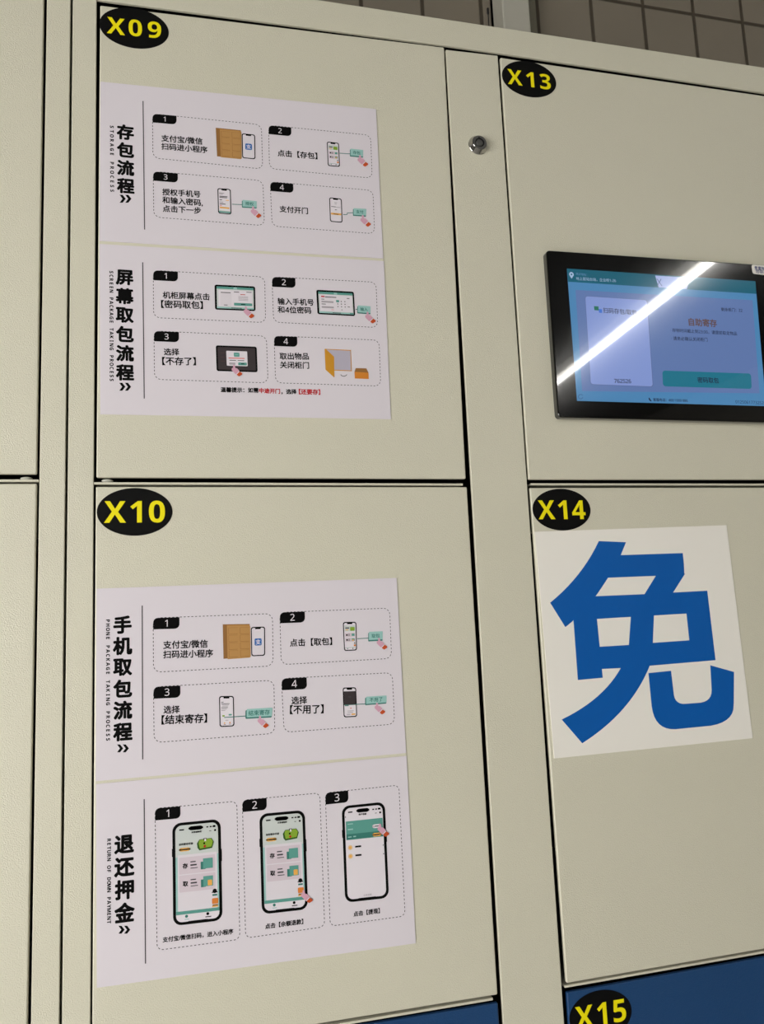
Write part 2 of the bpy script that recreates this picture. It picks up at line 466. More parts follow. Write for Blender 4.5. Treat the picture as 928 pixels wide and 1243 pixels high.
stile(main, -0.0866, -0.0657, z(-0.5985))
stile(main, 0.6862, X_R, z(-0.5955))
stile(left, -0.1092, -0.0887, TOP)
stile(left, -0.4748, -0.4538, TOP)
panel('top_rail', q4((-0.4535, TOP), (-0.1095, TOP), (-0.1095, z(-0.5985)), (-0.4535, z(-0.5985))), 0, .0032, .0007, [BEIGE], left, 3)
for par, xa, xb in ((main, -0.0868, X_R), (left, -0.475, -0.0883)):
    panel('bottom_rail', q4((xa, ZB - .0015), (xb, ZB - .0015), (xb, 0.176), (xa, 0.176)), 0.0, .02, .0012, [BEIGE], par, 3)

# doors
def door(parent, quad, mt, label=None):
    o = panel('door', [Vector(p) for p in quad], 0.0, 0.0035, 0.0012, [mt], parent)
    if label: o['label'] = label
    return o
xl, xr = -0.0638, 0.2767
d9 = door(main, (P((121.6, 6.2)), P((539.6, 57.2)), P((566, 581.2)), P((117.0, 579.5))), BEIGE, 'door carrying two white posters, top left')
d10 = door(main, (P((116.4, 590.6)), P((567.2, 591)), P((604.6, 1207.6)), (xl - .0005, z(.3265))), BEIGE, 'door carrying two white posters, second row')
d11 = door(main, ((xl, P((400, 1250))[1]), P((605, 1217.6)), (xr, z(ROW[2][1])), (xl, z(ROW[2][1]))), BLUE, 'blue door below the poster doors')
d12 = door(main, ((xl, z(ROW[3][0])), (xr, z(ROW[3][0])), (xr, z(ROW[3][1])), (xl, z(ROW[3][1]))), BEIGE)
xr2 = 0.6832
d13 = door(main, (P((607.8, 69.6)), (xr2, P((928, 116))[1] - .0002), (xr2, P((928, 582))[1]), P((642.3, 582))), BEIGE, 'door holding the touchscreen')
d14 = door(main, (P((643.8, 592)), (xr2, P((928, 591.5))[1]), (xr2, P((928, 1151))[1]), P((688.4, 1193.8))), BEIGE, 'door carrying the big blue character')
d15 = door(main, (P((688.6, 1205)), (xr2, P((928, 1161.8))[1] + .001), (xr2, z(ROW[2][1])), (0.3422, z(ROW[2][1]))), BLUE, 'blue door below the door with the big character')
d16 = door(main, ((0.3422, z(ROW[3][0])), (xr2, z(ROW[3][0])), (xr2, z(ROW[3][1])), (0.3422, z(ROW[3][1]))), BEIGE)
zl = [P((40, 575.5))[1], P((40, 587.0))[1]]
lx0, lx1 = -0.4515, -0.1112
l1 = door(left, ((lx0, z(ROW[0][0])), (lx1 - .0006, z(ROW[0][0])), (lx1 - .0002, zl[0]), (lx0, zl[0])), BEIGE)
l2 = door(left, ((lx0, zl[1]), (lx1, zl[1]), (lx1 - .0006, z(.3265)), (lx0, z(.3265))), BEIGE)
l3 = door(left, ((lx0, z(ROW[2][0])), (lx1, z(ROW[2][0])), (lx1, z(ROW[2][1])), (lx0, z(ROW[2][1]))), BEIGE)
l4 = door(left, ((lx0, z(ROW[3][0])), (lx1, z(ROW[3][0])), (lx1, z(ROW[3][1])), (lx0, z(ROW[3][1]))), BEIGE)

# shelf lips between the doors
def shelf(parent, x0, x1, zc, h=.0019, z1=None):
    bm = bmesh.new()
    z1 = zc if z1 is None else z1
    v = box(bm, x0, x1, 0.0008, DEPTH - .004, zc - h / 2, zc + h / 2)
    for q in v:
        if q.co.x > (x0 + x1) / 2: q.co.z += z1 - zc
    from_bm('shelf', bm, [BEIGE], parent)
shelf(main, -0.0656, P((562.5, 588))[0], P((120, 586.4))[1], z1=P((562, 588))[1])
shelf(main, P((645.5, 587.6))[0], xr2, P((650, 587.6))[1], z1=P((928, 588))[1])
shelf(main, -0.0656, P((599, 1213))[0], P((420, 1242.3))[1] - .0004, z1=P((599, 1213.2))[1])
shelf(main, 0.3418, xr2, P((691, 1197.6))[1], z1=P((928, 1155.4))[1])
for k in (2,):
    zc = z((ROW[k][1] + ROW[k + 1][0]) / 2)
    shelf(main, -0.0656, xr, zc); shelf(main, 0.3418, xr2, zc); shelf(left, lx0, lx1, zc)
shelf(left, lx0, P((46.4, 583))[0], P((30, 583.2))[1])
shelf(left, lx0, lx1, z((.3265 + ROW[2][0]) / 2))

# clear bumpers under the upper doors
def bumper(parent, px, py):
    x, zz = bp(px, py)
    bm = bmesh.new()
    bmesh.ops.create_uvsphere(bm, u_segments=16, v_segments=8, radius=1)
    for v in bm.verts: v.co = Vector((x + v.co.x * .005, .004 + v.co.y * .003, zz + v.co.z * .0016))
    for f in bm.faces: f.smooth = True
    from_bm('bumper', bm, [CLEAR], parent)['label'] = 'clear rubber bumper'
bumper(d9, 130, 582.8); bumper(l1, 31, 580)

# service panel with its tube lock
sp = panel('service_panel', q4(P((541.6, 60.2)), P((604.5, 67.4)), (0.3380, ZB), (0.2799, ZB)), 0.0, 0.0032, .0006, [BEIGE], main, 3)
sp['label'] = 'narrow panel between the two door columns'
lcx, lcz = bp(580.4, 176.6)
def lathe(prof, mts, name, parent, n=48, midx=None):
    v, f, mi = [], [], []
    for (r, y) in prof:
        for k in range(n):
            a = 2 * math.pi * k / n; v.append((lcx + r * math.cos(a), y, lcz + r * math.sin(a)))
    for j in range(len(prof) - 1):
        for k in range(n):
            f.append((j * n + k, j * n + (k + 1) % n, (j + 1) * n + (k + 1) % n, (j + 1) * n + k)); mi.append(midx[j] if midx else 0)
    f.append(tuple((len(prof) - 1) * n + k for k in range(n))); mi.append(midx[-1] if midx else 0)
    o = mesh(name, v, f, mts, mi, parent)
    return o
lk = lathe([(.0104, -.0002), (.0104, -.0009), (.0101, -.0013), (.0079, -.0052), (.0074, -.0056), (.0049, -.0056), (.0048, -.0050), (.0048, -.0042)],
           [CHROME, CHROME2, DARK], 'lock', sp, midx=[0, 0, 0, 0, 1, 2, 2, 2])
lk['label'] = 'round nickel tube lock'
for q in lk.data.polygons: q.use_smooth = False
lathe([(.0037, -.0043), (.0037, -.0053), (.0033, -.0056)], [CHROME2], 'lock_core', sp)
bm = bmesh.new(); box(bm, lcx - .0011, lcx + .0002, -.00575, -.0046, lcz + .0046, lcz + .0062); from_bm('lock_notch', bm, [DARK], sp)

# ================================================================== number stickers
OX = (P((210, 621))[0] - P((118, 621))[0]) / 2
OZ = (P((164, 592.6))[1] - P((164, 650.5))[1]) / 2
def number(code, c, x_px, cap_px, where, k=1.0):
    cz = P(c)
    t = thing('number_sticker', where, 'sticker', (cz[0], 0, cz[1] - OZ))
    n = 64
    ring = [(cz[0] + OX * math.cos(2 * math.pi * k / n), cz[1] + OZ * math.sin(2 * math.pi * k / n)) for k in range(n)]
    v = [(x, -.0002, q) for x, q in ring] + [(x, .0, q) for x, q in ring]
    f = [tuple(range(n))] + [(k, k + n, (k + 1) % n + n, (k + 1) % n) for k in range(n)]
    mesh('sticker_base', v, f, [STICKER], None, t)
    a = Art(-.00021)
    em = k * cap_px / 0.714
    a.spread(YELLOW, code, x_px[0], x_px[1], em, 1, 0.0, upright=True, wide=1.03, cap=0.714)
    a.build('lettering', t)['label'] = 'yellow lettering'
capm = (P((140, 608))[1] - P((140, 634.3))[1])
number('X10', (164, 621.3), ((139.7, 621.4), (190.6, 621)), capm, 'oval black sticker with yellow X10', 1)
number('X09', (163.2, 34.2), ((140.8, 31.6), (187.6, 36.2)), capm, 'oval black sticker with yellow X09', 0.9)
number('X13', (642.8, 96.2), ((625.3, 93.8), (662.2, 99.2)), capm, 'oval black sticker with yellow X13', 0.93)
number('X14', (682.3, 618.6), ((663.8, 618.8), (702.8, 618.8)), capm, 'oval black sticker with yellow X14', 1)
number('X15', (729.6, 1231.8), ((709.8, 1234.5), (752.5, 1226.6)), capm, 'oval black sticker with yellow X15 on the blue door', 1)

# ================================================================== posters
def sheet(t, quad, mt, th=.0006):
    v = [(p[0], -th, p[1]) for p in quad] + [(p[0], 0.0, p[1]) for p in quad]
    f = [(3, 2, 1, 0)] + [((k + 1) % 4, (k + 1) % 4 + 4, k + 4, k)[::-1] for k in range(4)]
    return mesh('paper_sheet', v, f, [mt], None, t)
YP = -.00062
def mpx(p): return (P((p[0] + 1, p[1]))[0] - P(p)[0])        # metres per pixel near p

def hand(a, tip, k=1.0, L=6):
    s = k / 6.187
    def g(pts): return [(tip[0] + x * s, tip[1] + y * s) for x, y in pts]
    a.pix(SKIN, g([(-5, 0), (2, -6), (9, 0), (12, 20), (24, 22), (42, 40), (40, 50), (22, 68), (14, 66), (-4, 48), (-15, 36), (-14, 22), (-4, 18)]), L)
    a.pix(WHITEINK, g([(40, 44), (47, 49), (24, 72), (17, 68)]), L + 1)
    a.pix(CUFF, g([(45, 47), (63, 60), (64, 68), (44, 83), (36, 82), (22, 70)]), L + 2)
def button(a, q, s, L=3):
    Q = Quad(a, q)
    Q.rect(DTEAL, -.03, .1, 1.0, 1.08, .04, L); Q.rect(LTEAL, 0.02, -.02, 1.01, .92, .03, L + 1)
    Q.text(DTEAL, s, .5 - .145 * len(s) * (1 if len(s) < 3 else .72), .5 + .145 * len(s) * (1 if len(s) < 3 else .72), .46, L + 2, .02)
def conn(a, pts, L=4): a.pline(DTEAL, pts, .0007, L)
def app_mark(Q, u, v, r):
    Q.rect(BLUEINK, u - r, v - r * Q.w / Q.h, u + r, v + r * Q.w / Q.h, r * .35, 4)
    Q.text(WHITEINK, '支', u - r * .72, u + r * .72, v, 5, .02)
def mini_phone(a, q, kind):
    Q = Quad(a, q)
    Q.rect(INK, 0, 0, 1, 1, .16, 2); Q.rect(WHITEINK if kind != 'app' else PAPER, .07, .035, .93, .965, .12, 3)
    Q.rect(INK, .3, .03, .7, .08, .04, 4, which=(0, 0, 1, 1))
    if kind == 'app': app_mark(Q, .5, .52, .25)
    elif kind == 'home':
        Q.bar(MINT, .1, .12, .9, .33, 4); Q.bar(GREYINK, .16, .19, .45, .23, 5); Q.bar(AMBER, .18, .26, .38, .29, 5)
        Q.rect(GREEN, .52, .18, .86, .31, .04, 5)
        for v in (.38, .55):
            Q.bar(CARD, .13, v, .87, v + .14, 4); Q.bar(INK, .2, v + .045, .32, v + .1, 5)
            for k in range(3): Q.bar(GREYINK, .35, v + .04 + .027 * k, .5, v + .052 + .027 * k, 5)
            Q.bar(TEAL, .62, v + .03, .84, v + .11, 5)
        Q.bar(AMBER, .66, v + .11 - .05, .78, v + .11, 6)
        Q.disc(CHAR, .83, .74, .05, 5); Q.rect(ORANGE, .76, .79, .91, .85, .03, 5)
        Q.bar(TEAL, .08, .885, .92, .895, 4); Q.disc(DTEAL, .28, .925, .04, 5); Q.disc(CHAR, .68, .925, .04, 5)
    elif kind == 'form':
        Q.bar(MINT, .08, .87, .92, .95, 4); Q.bar(TEAL, .08, .90, .92, .955, 4)
        for v, u0, u1, mt in ((.17, .12, .5, PALEINK), (.21, .12, .4, PALEINK), (.3, .14, .74, GREYINK), (.345, .14, .7, GREYINK), (.44, .14, .32, GREYINK),
                              (.44, .6, .84, AMBER), (.53, .14, .4, PALEINK), (.6, .14, .58, GREYINK), (.66, .14, .3, ROSE)): Q.bar(mt, u0, v, u1, v + .03, 4)
        Q.bar(AMBER, .14, .73, .86, .79, 4)
    elif kind == 'pay':
        for v, u0, u1, mt in ((.18, .4, .62, PALEINK), (.24, .42, .58, PALEINK), (.36, .14, .5, GREYINK), (.37, .5, .86, PALEINK), (.48, .42, .58, INK), (.66, .3, .7, INK)): Q.bar(mt, u0, v, u1, v + .024, 5)
        Q.bar(AMBER, .1, .625, .92, .70, 4)
    elif kind == 'list':
        for v, u0, u1, mt in ((.19, .14, .3, GREYINK), (.24, .14, .7, GREYINK), (.28, .2, .66, PALEINK), (.32, .2, .6, PALEINK), (.37, .14, .58, GREYINK), (.42, .14, .5, PALEINK), (.46, .14, .4, PALEINK)): Q.bar(mt, u0, v, u1, v + .02, 4)
        Q.rect(GREEN, .2, .62, .36, .67, .03, 4); Q.rect(TEAL, .62, .59, .84, .64, .03, 4); Q.bar(PALEINK, .4, .78, .6, .8, 4)
        Q.disc(AMBER, .34, .88, .05, 4); Q.disc(ORANGE, .7, .87, .05, 4); Q.bar(GREYINK, .28, .92, .42, .935, 4); Q.bar(GREYINK, .62, .915, .78, .93, 4)
    elif kind == 'dark':
        Q.bar(CHAR, .07, .13, .93, .58, 4); Q.bar(GREYINK, .4, .3, .6, .34, 5); Q.bar(DTEAL, .12, .6, .4, .625, 5)
        Q.rect(ROSE, .5, .68, .6, .72, .02, 5); Q.bar(PALEINK, .3, .78, .75, .8, 5); Q.bar(PALEINK, .3, .83, .7, .85, 5)
        Q.rect(AMBER, .58, .88, .88, .93, .03, 5); Q.bar(PALEINK, .24, .89, .5, .92, 5)
def mini_locker(a, q, ph):
    Q = Quad(a, q)
    Q.rect(DBROWN, 0, 0, .98, 1, .0, 2); Q.rect(BROWN, .15, .03, 1.0, 1.02, .06, 3, which=(0, 1, 1, 0))
    for v0 in (.10, .325, .55, .775):
        for u0, u1 in ((.2, .53), (.62, .96)):
            Q.rect(DBROWN, u0, v0, u1, v0 + .20, .01, 4); Q.rect(BROWN, u0 + .012, v0 + .006, u1, v0 + .19, .01, 5)
    mini_phone(a, ph, 'app')
def mini_tablet(a, q, kind):
    Q = Quad(a, q)
    Q.rect(INK, 0, 0, 1, 1, .05, 2)
    if kind == 'pop':
        Q.rect(CHAR, .04, .06, .96, .94, .02, 3)
        for v in (.28, .44, .6): Q.bar(mat('umber_ink', rgb(84, 62, 62), .6, spec=.2), .1, v, .22, v + .015, 4); Q.bar(CHAR, .8, v, .9, v + .015, 4)
        Q.rect(WHITEINK, .25, .2, .76, .78, .02, 4); Q.rect(TEAL, .43, .26, .57, .42, .02, 5); Q.bar(LTEAL, .46, .33, .54, .35, 6)
        Q.bar(ROSE, .3, .46, .69, .5, 5); Q.bar(GREYINK, .32, .555, .48, .58, 5); Q.bar(GREYINK, .52, .555, .68, .58, 5)
        Q.rect(PALEINK, .31, .65, .46, .74, .015, 5); Q.rect(TEAL, .53, .64, .74, .75, .015, 5); Q.bar(INK, .6, .68, .68, .71, 6)
        return
    Q.rect(MINT, .05, .07, .96, .94, .015, 3); Q.bar(TEAL, .05, .07, .96, .16, 4); Q.rect(LTEAL, .46, .08, .55, .17, .02, 5)
    Q.bar(LTEAL, .05, .88, .96, .94, 4)
    if kind == 'home':
        Q.rect(WHITEINK, .09, .2, .93, .86, .01, 4); Q.bar(PAPER, .13, .27, .41, .83, 5); Q.bar(GREYINK, .15, .29, .39, .32, 6)
        Q.bar(GREYINK, .22, .79, .31, .815, 6)
        Q.bar(INK, .47, .25, .6, .275, 6); Q.bar(GREYINK, .78, .24, .91, .265, 6); Q.bar(RED, .63, .345, .75, .37, 6)
        for v in (.43, .48, .53, .58): Q.bar(PALEINK, .58, v, .82, v + .02, 6)
        Q.rect(TEAL, .47, .7, .92, .81, .01, 6); Q.bar(INK, .64, .74, .75, .77, 7)
        Q.bar(GREYINK, .4, .9, .66, .925, 6)
    else:
        Q.rect(WHITEINK, .08, .18, .94, .86, .01, 4)
        Q.bar(RED, .12, .24, .21, .29, 6); Q.bar(INK, .22, .26, .52, .29, 6); Q.bar(GREYINK, .12, .36, .2, .385, 6); Q.bar(PALEINK, .12, .44, .44, .51, 6)
        Q.bar(INK, .12, .56, .23, .585, 6); Q.bar(PALEINK, .12, .66, .44, .73, 6); Q.bar(ROSE, .37, .78, .44, .8, 6); Q.bar(INK, .8, .28, .87, .305, 6)
        Q.rect(TEAL, .51, .38, .59, .47, .01, 6)
        for i in range(3):
            for j in range(3):
                if i or j: Q.bar(CHAR, .54 + .095 * i, .41 + .11 * j, .565 + .095 * i, .45 + .11 * j, 6)
        Q.bar(CHAR, .64, .76, .665, .79, 6); Q.bar(CHAR, .81, .63, .87, .655, 6); Q.rect(TEAL, .86, .88, .95, .93, .005, 6)
        Q.bar(GREYINK, .4, .9, .62, .925, 6)
def big_phone(a, q, kind):
    Q = Quad(a, q)
    Q.rect(INK, 0, 0, 1, 1, .17, 2); Q.rect(INK, -.012, .25, .03, .33, 0, 2); Q.rect(INK, .98, .3, 1.012, .42, 0, 2)
    Q.rect(WHITEINK, .06, .028, .94, .972, .125, 3)
    if kind == 'home':
        Q.rect(MINT, .06, .028, .94, .972, .125, 4); Q.rect(WHITEINK, .06, .90, .94, .972, .12, 5, which=(0, 0, 1, 1))
        Q.bar(LTEAL, .06, .34, .94, .9, 5); Q.bar(TEAL, .065, .868, .94, .90, 6); Q.rect(PAPER, .1, .32, .91, .868, .02, 7)
        for v, ch in ((.345, '存'), (.52, '取')):
            Q.rect(CARD, .13, v, .87, v + .165, .02, 8); Q.text(INK, ch, .2, .31, v + .085, 9, .045)
            Q.bar(GREYINK, .36, v + .045, .47, v + .056, 9); Q.bar(GREYINK, .36, v + .075, .49, v + .09, 9); Q.bar(GREYINK, .36, v + .108, .51, v + .116, 9)
            Q.bar(DTEAL, .57, v + .06, .67, v + .135, 9); Q.bar(TEAL, .62, v + .03, .82, v + .13, 10)
        Q.rect(AMBER, .71, v + .07, .80, v + .125, .015, 11)
        Q.text(INK, '如何寄存手册', .13, .42, .215, 9, .03); Q.rect(AMBER, .13, .25, .36, .285, .05, 9); Q.bar(CHAR, .19, .262, .31, .274, 10)
        a.poly(DGREEN, [Q(.50, .22), Q(.55, .185), Q(.80, .18), Q(.85, .22), Q(.81, .28), Q(.55, .292), Q(.51, .265)], 9)
        a.poly(GREEN, [Q(.55, .19), Q(.79, .183), Q(.83, .215), Q(.80, .265), Q(.56, .275), Q(.535, .225)], 10)
        Q.bar(INK, .64, .175, .7, .195, 11); Q.bar(WHITEINK, .655, .18, .69, .205, 12); Q.disc(INK, .65, .225, .02, 12); Q.disc(RED, .66, .255, .025, 12)
        Q.disc(INK, .85, .705, .045, 9); Q.bar(INK, .79, .712, .91, .722, 9); Q.bar(DTEAL, .8, .735, .9, .752, 9)
        Q.rect(ORANGE, .79, .775, .92, .83, .02, 9); Q.bar(DBROWN, .8, .835, .91, .85, 9); Q.bar(AMBER, .79, .85, .92, .86, 9)
        Q.disc(DTEAL, .27, .92, .03, 9); Q.bar(LTEAL, .23, .945, .32, .952, 9); Q.disc(INK, .7, .918, .03, 9); Q.bar(CHAR, .65, .943, .77, .952, 9)
        Q.text(INK, '共享储物柜', .39, .6, .105, 9, .03)
    else:
        Q.rect(TEAL, .08, .165, .93, .36, .01, 5); Q.bar(DTEAL, .08, .30, .93, .36, 6); Q.bar(TEAL, .08, .355, .93, .36, 7)
        Q.bar(LTEAL, .12, .19, .24, .2, 7); Q.bar(LTEAL, .12, .245, .24, .258, 7); Q.bar(LTEAL, .12, .325, .2, .335, 8); Q.bar(LTEAL, .24, .323, .3, .335, 8)
        Q.rect(WHITEINK, .68, .225, .89, .265, .05, 8); Q.bar(GREYINK, .74, .24, .83, .25, 9); Q.rect(AMBER, .68, .315, .89, .352, .05, 8); Q.bar(CHAR, .72, .328, .84, .34, 9)
        for v in (.44, .53):
            Q.disc(mat('pale_amber_ink', rgb(230, 200, 160), .6, spec=.2), .16, v, .055, 5); Q.disc(AMBER, .16, v, .03, 6); Q.bar(INK, .27, v - .012, .41, v + .006, 6); Q.disc(CHAR, .92, v + .01, .012, 6)
        Q.text(INK, '账户余额', .38, .56, .105, 9, .03); Q.text(PALEINK, '交易明细', .42, .6, .945, 6, .01)
        Q.bar(CHAR, .07, .11, .085, .125, 6)
    Q.rect(INK, .33, .045, .63, .085, .06, 9); Q.rect(INK, .3, .968, .7, .985, .01, 9)
    Q.bar(INK, .14, .065, .24, .078, 9); Q.bar(INK, .7, .06, .74, .073, 9); Q.bar(INK, .77, .06, .81, .073, 9); Q.rect(INK, .83, .056, .89, .075, .01, 9)
    Q.bar(INK, .76, .105, .8, .111, 9); Q.disc(INK, .88, .106, .022, 9)

def poster(label, quad, chars, chev, csize, eng, engspan, divider, panels, extra=None):
    qd = [P(p) for p in quad]
    t = thing('instruction_poster', label, 'poster', ((qd[2][0] + qd[3][0]) / 2, 0, min(qd[2][1], qd[3][1])), 'instruction posters on the locker doors')
    sheet(t, qd, PAPER)
    a = Art(YP); em = csize * 1.02 * mpx(chars[1][0])
    a.spread(INK, chars[0], chars[1][0], chars[1][1], em, 1, .046, upright=True)
    for o in (-7.2, -.3):
        a.pix(INK, [(chev[0] + o + x, chev[1] + y_) for x, y_ in ((0, -4.8), (3.7, -4.8), (7.5, 0), (3.7, 4.8), (0, 4.8), (3.5, 0))], 1)
    a.build('title', t)
    a = Art(YP); a.spread(INK, eng, engspan[0], engspan[1], 4.3 * mpx(engspan[0]) / .7, 1, .02, cap=.714); a.build('subtitle', t)
    a = Art(YP); a.pline(GREYINK, divider, .0009, 1); a.build('divider_line', t)
    for p in panels:
        a = Art(YP); Q = Quad(a, p['box'])
        dashed(a, GREYINK, Q.rr(0, 0, 1, 1, p.get('r', .06)), .0006, .0017, .0015, 1)
        fr_ = a.build('step_panel', t)
        b = p['badge']; TL = p['box'][0]; BL = p['box'][3]
        e = Vector(BL) - Vector(TL); e = e.normalized() * b[2]
        qb = [TL, b[:2], (b[0] + e.x, b[1] + e.y), (TL[0] + e.x, TL[1] + e.y)]
        a = Art(YP); QB = Quad(a, qb); QB.rect(INK, 0, 0, 1, 1, .18, 2, which=(1, 0, 1, 0))
        em2 = b[2] * .86 * mpx(TL); c = QB(.5, .5)
        v, _ = glyphs(p['n']); x0, x1 = min(q[0] for q in v), max(q[0] for q in v)
        a.glyph(WHITEINK, p['n'], (c[0] - em2 * (x0 + x1) / 2, c[1] - em2 * .35), (em2, 0), (0, em2), 3, .0)
        a.build('step_number', fr_)
        a = Art(YP)
        for s, A, B in p['text']: a.text(INK, s, A, B, 2, p.get('bold', .026))
        a.build('caption', fr_)
        a = Art(YP); p['pic'](a); a.build('picture', fr_)
    if extra:
        a = Art(YP); extra(a); a.build('note_line', t)
    return t

def pic(*steps):
    def f(a):
        for s in steps: s[0](a, *s[1:])
    return f

poster('white poster titled 存包流程, topmost sheet on door X09',
    [(121.8, 99.5), (456.5, 132.8), (465.3, 314), (120.8, 292.6)],
    ('存包流程', ((152.2, 160.5), (152.7, 225.7))), (152.4, 241.3), 20.5, 'STORAGE PROCESS', ((135.8, 154), (136.2, 231.5)), [(173.7, 122.6), (175.6, 278.7)], [
    dict(n='1', box=[(185.2, 138.1), (317.4, 151.5), (319, 205.2), (185.7, 191.7)], badge=(214.3, 140.6, 10.6),
         text=[('支付宝/微信', (195.8, 167.5), (246, 171.7)), ('扫码进小程序', (195.8, 177.4), (252, 182))],
         pic=pic((mini_locker, [(262, 155.1), (293.1, 158.2), (293.6, 192.7), (263.6, 189.8)], [(293.5, 161.8), (309.8, 163.5), (310.3, 193.5), (294.1, 191.9)]))),
    dict(n='2', box=[(326.1, 152.1), (450.1, 164.2), (452, 216.3), (327.3, 204.7)], badge=(353.6, 154.8, 10.7),
         text=[('点击【存包】', (337, 185.6), (385.5, 189.5))],
         pic=pic((mini_phone, [(396.9, 171.8), (411.6, 173.5), (412.9, 202.7), (398.1, 201.4)], 'home'), (conn, [(412.5, 186.1), (425.4, 186.9)]),
                 (button, [(425.4, 180.7), (440.9, 182.3), (440.9, 190.9), (425.4, 189.3)], '存包'), (hand, (436.7, 189)))),
    dict(n='3', box=[(186, 208.1), (319.3, 219.4), (321.1, 273.9), (186.8, 263.5)], badge=(215.9, 210.6, 11.2),
         text=[('授权手机号', (197, 232.8), (243.5, 235.9)), ('和输入密码,', (197, 242.5), (246.3, 246.5)), ('点击下一步', (197.5, 253), (244.2, 255.8))],
         pic=pic((mini_phone, [(264, 228.3), (280.2, 229.6), (281, 260.6), (264.9, 259)], 'form'), (conn, [(281.8, 248), (294.3, 248.5)]),
                 (button, [(294.3, 242.8), (311.7, 244.4), (311.7, 252.5), (294.3, 251.4)], '授权'), (hand, (306.9, 251.4)))),
    dict(n='4', box=[(328.1, 220.7), (452.9, 231.2), (455, 283.7), (330.5, 274.5)], badge=(356, 223.1, 11.2),
         text=[('支付开门', (339.4, 253.5), (374.1, 256.2))],
         pic=pic((mini_phone, [(399.7, 239.6), (415, 241.2), (416, 270.4), (400.8, 269.1)], 'pay'), (conn, [(416.7, 260.6), (421.5, 260.6), (421.8, 258.6), (429.1, 258.3)]),
                 (button, [(429.1, 253), (444.8, 253.8), (444.5, 262.4), (429.1, 261.4)], '支付'), (hand, (440.1, 261.9)))),
    ])

def box_pic(a):
    a.pix(OCHRE, [(394.4, 423.4), (426.2, 424.9), (427.3, 450.7), (405.8, 449.8), (395.3, 448.8)], 2)
    a.pix(mat('interior_ink', rgb(184, 178, 192), .6, spec=.2), [(396.5, 424.4), (425.4, 425.9), (426.3, 449.7), (405.8, 448.8), (405.6, 432.8)], 3)
    a.pix(OCHRE, [(394.2, 423.9), (405.8, 433.6), (406.1, 458.5), (395.3, 448.8)], 4)
    c = Vector((417.5, 453.5))
    a.pline(GREYINK, [(c.x + 4 * math.cos(t), c.y + 3.2 * math.sin(t)) for t in (math.radians(20 + 14 * i) for i in range(11))], .0006, 3)
    a.pix(DBROWN, [(432, 446.9), (444.9, 447.2), (447.5, 452.5), (430.4, 451.4)], 3)
    a.pix(mat('carton_ink', rgb(214, 134, 50), .6, spec=.2), [(430.4, 451.4), (447.5, 452.5), (447.8, 460.1), (430.9, 459.5)], 3)
def note(a):
    a.text(INK, '温馨提示：如需', (267.8, 473.0), (314.0, 473.8), 2, .04)
    a.text(RED, '中途开门', (314.6, 474.0), (340.2, 475.0), 2, .04)
    a.text(INK, '，选择', (341.5, 475.6), (360.2, 475.4), 2, .04)
    a.text(RED, '【还要存】', (362.8, 475.4), (389, 476), 2, .04)
poster('white poster titled 屏幕取包流程, lower sheet on door X09',
    [(120.8, 296.4), (466, 317.2), (474.6, 509), (121.8, 503)],
    ('屏幕取包流程', ((151.3, 336.7), (151.9, 452.2))), (152, 469.5), 21.0, 'SCREEN PACKAGE TAKING PROCESS', ((135.2, 330.4), (135.6, 461.2)), [(173.3, 318.4), (175.2, 483.9)], [
    dict(n='1', box=[(186.1, 328.1), (321.4, 336.2), (322.6, 391.6), (186.5, 385.5)], badge=(216, 329.8, 12),
         text=[('机柜屏幕点击', (197.5, 358), (254.7, 360.4)), ('【密码取包】', (195.5, 369), (246.5, 370.4))],
         pic=pic((mini_tablet, [(260.5, 345.4), (309.8, 347.8), (310.3, 377.7), (261.1, 375.8)], 'home'), (hand, (298.3, 373)))),
    dict(n='2', box=[(330.3, 336.1), (456.7, 342.6), (458.8, 397.6), (332.3, 391.1)], badge=(358.6, 337.5, 12),
         text=[('输入手机号', (337.1, 365.6), (381.1, 367.2)), ('和4位密码', (337.1, 375.6), (378, 376.9))],
         pic=pic((mini_tablet, [(384, 351.8), (429.7, 354.2), (431.4, 383.8), (385.6, 381.4)], 'keys'), (conn, [(431.7, 375.6), (434.3, 375.6)]),
                 (button, [(434.3, 370.9), (449.8, 372), (449.8, 380.9), (434.3, 379.8)], '输入'), (hand, (445.9, 379.3)))),
    dict(n='3', box=[(187, 401.8), (323.5, 407.9), (325.5, 464.8), (187.6, 460.5)], badge=(217.2, 403.1, 12.4),
         text=[('选择', (198.9, 427), (217.7, 427.3)), ('【不存了】', (196.8, 438.3), (238, 438.6))],
         pic=pic((mini_tablet, [(262, 419.2), (311.7, 420.9), (312.9, 451.9), (263.1, 450.4)], 'pop'), (hand, (283.8, 443.5)))),
    dict(n='4', box=[(332.8, 407.8), (460.4, 412.9), (462.4, 468.7), (334.7, 464.7)], badge=(360.9, 408.9, 12.2),
         text=[('取出物品', (339.5, 432.3), (375.1, 432.5)), ('关闭柜门', (339.9, 442.8), (375.4, 443.6))], pic=box_pic),
    ], note)

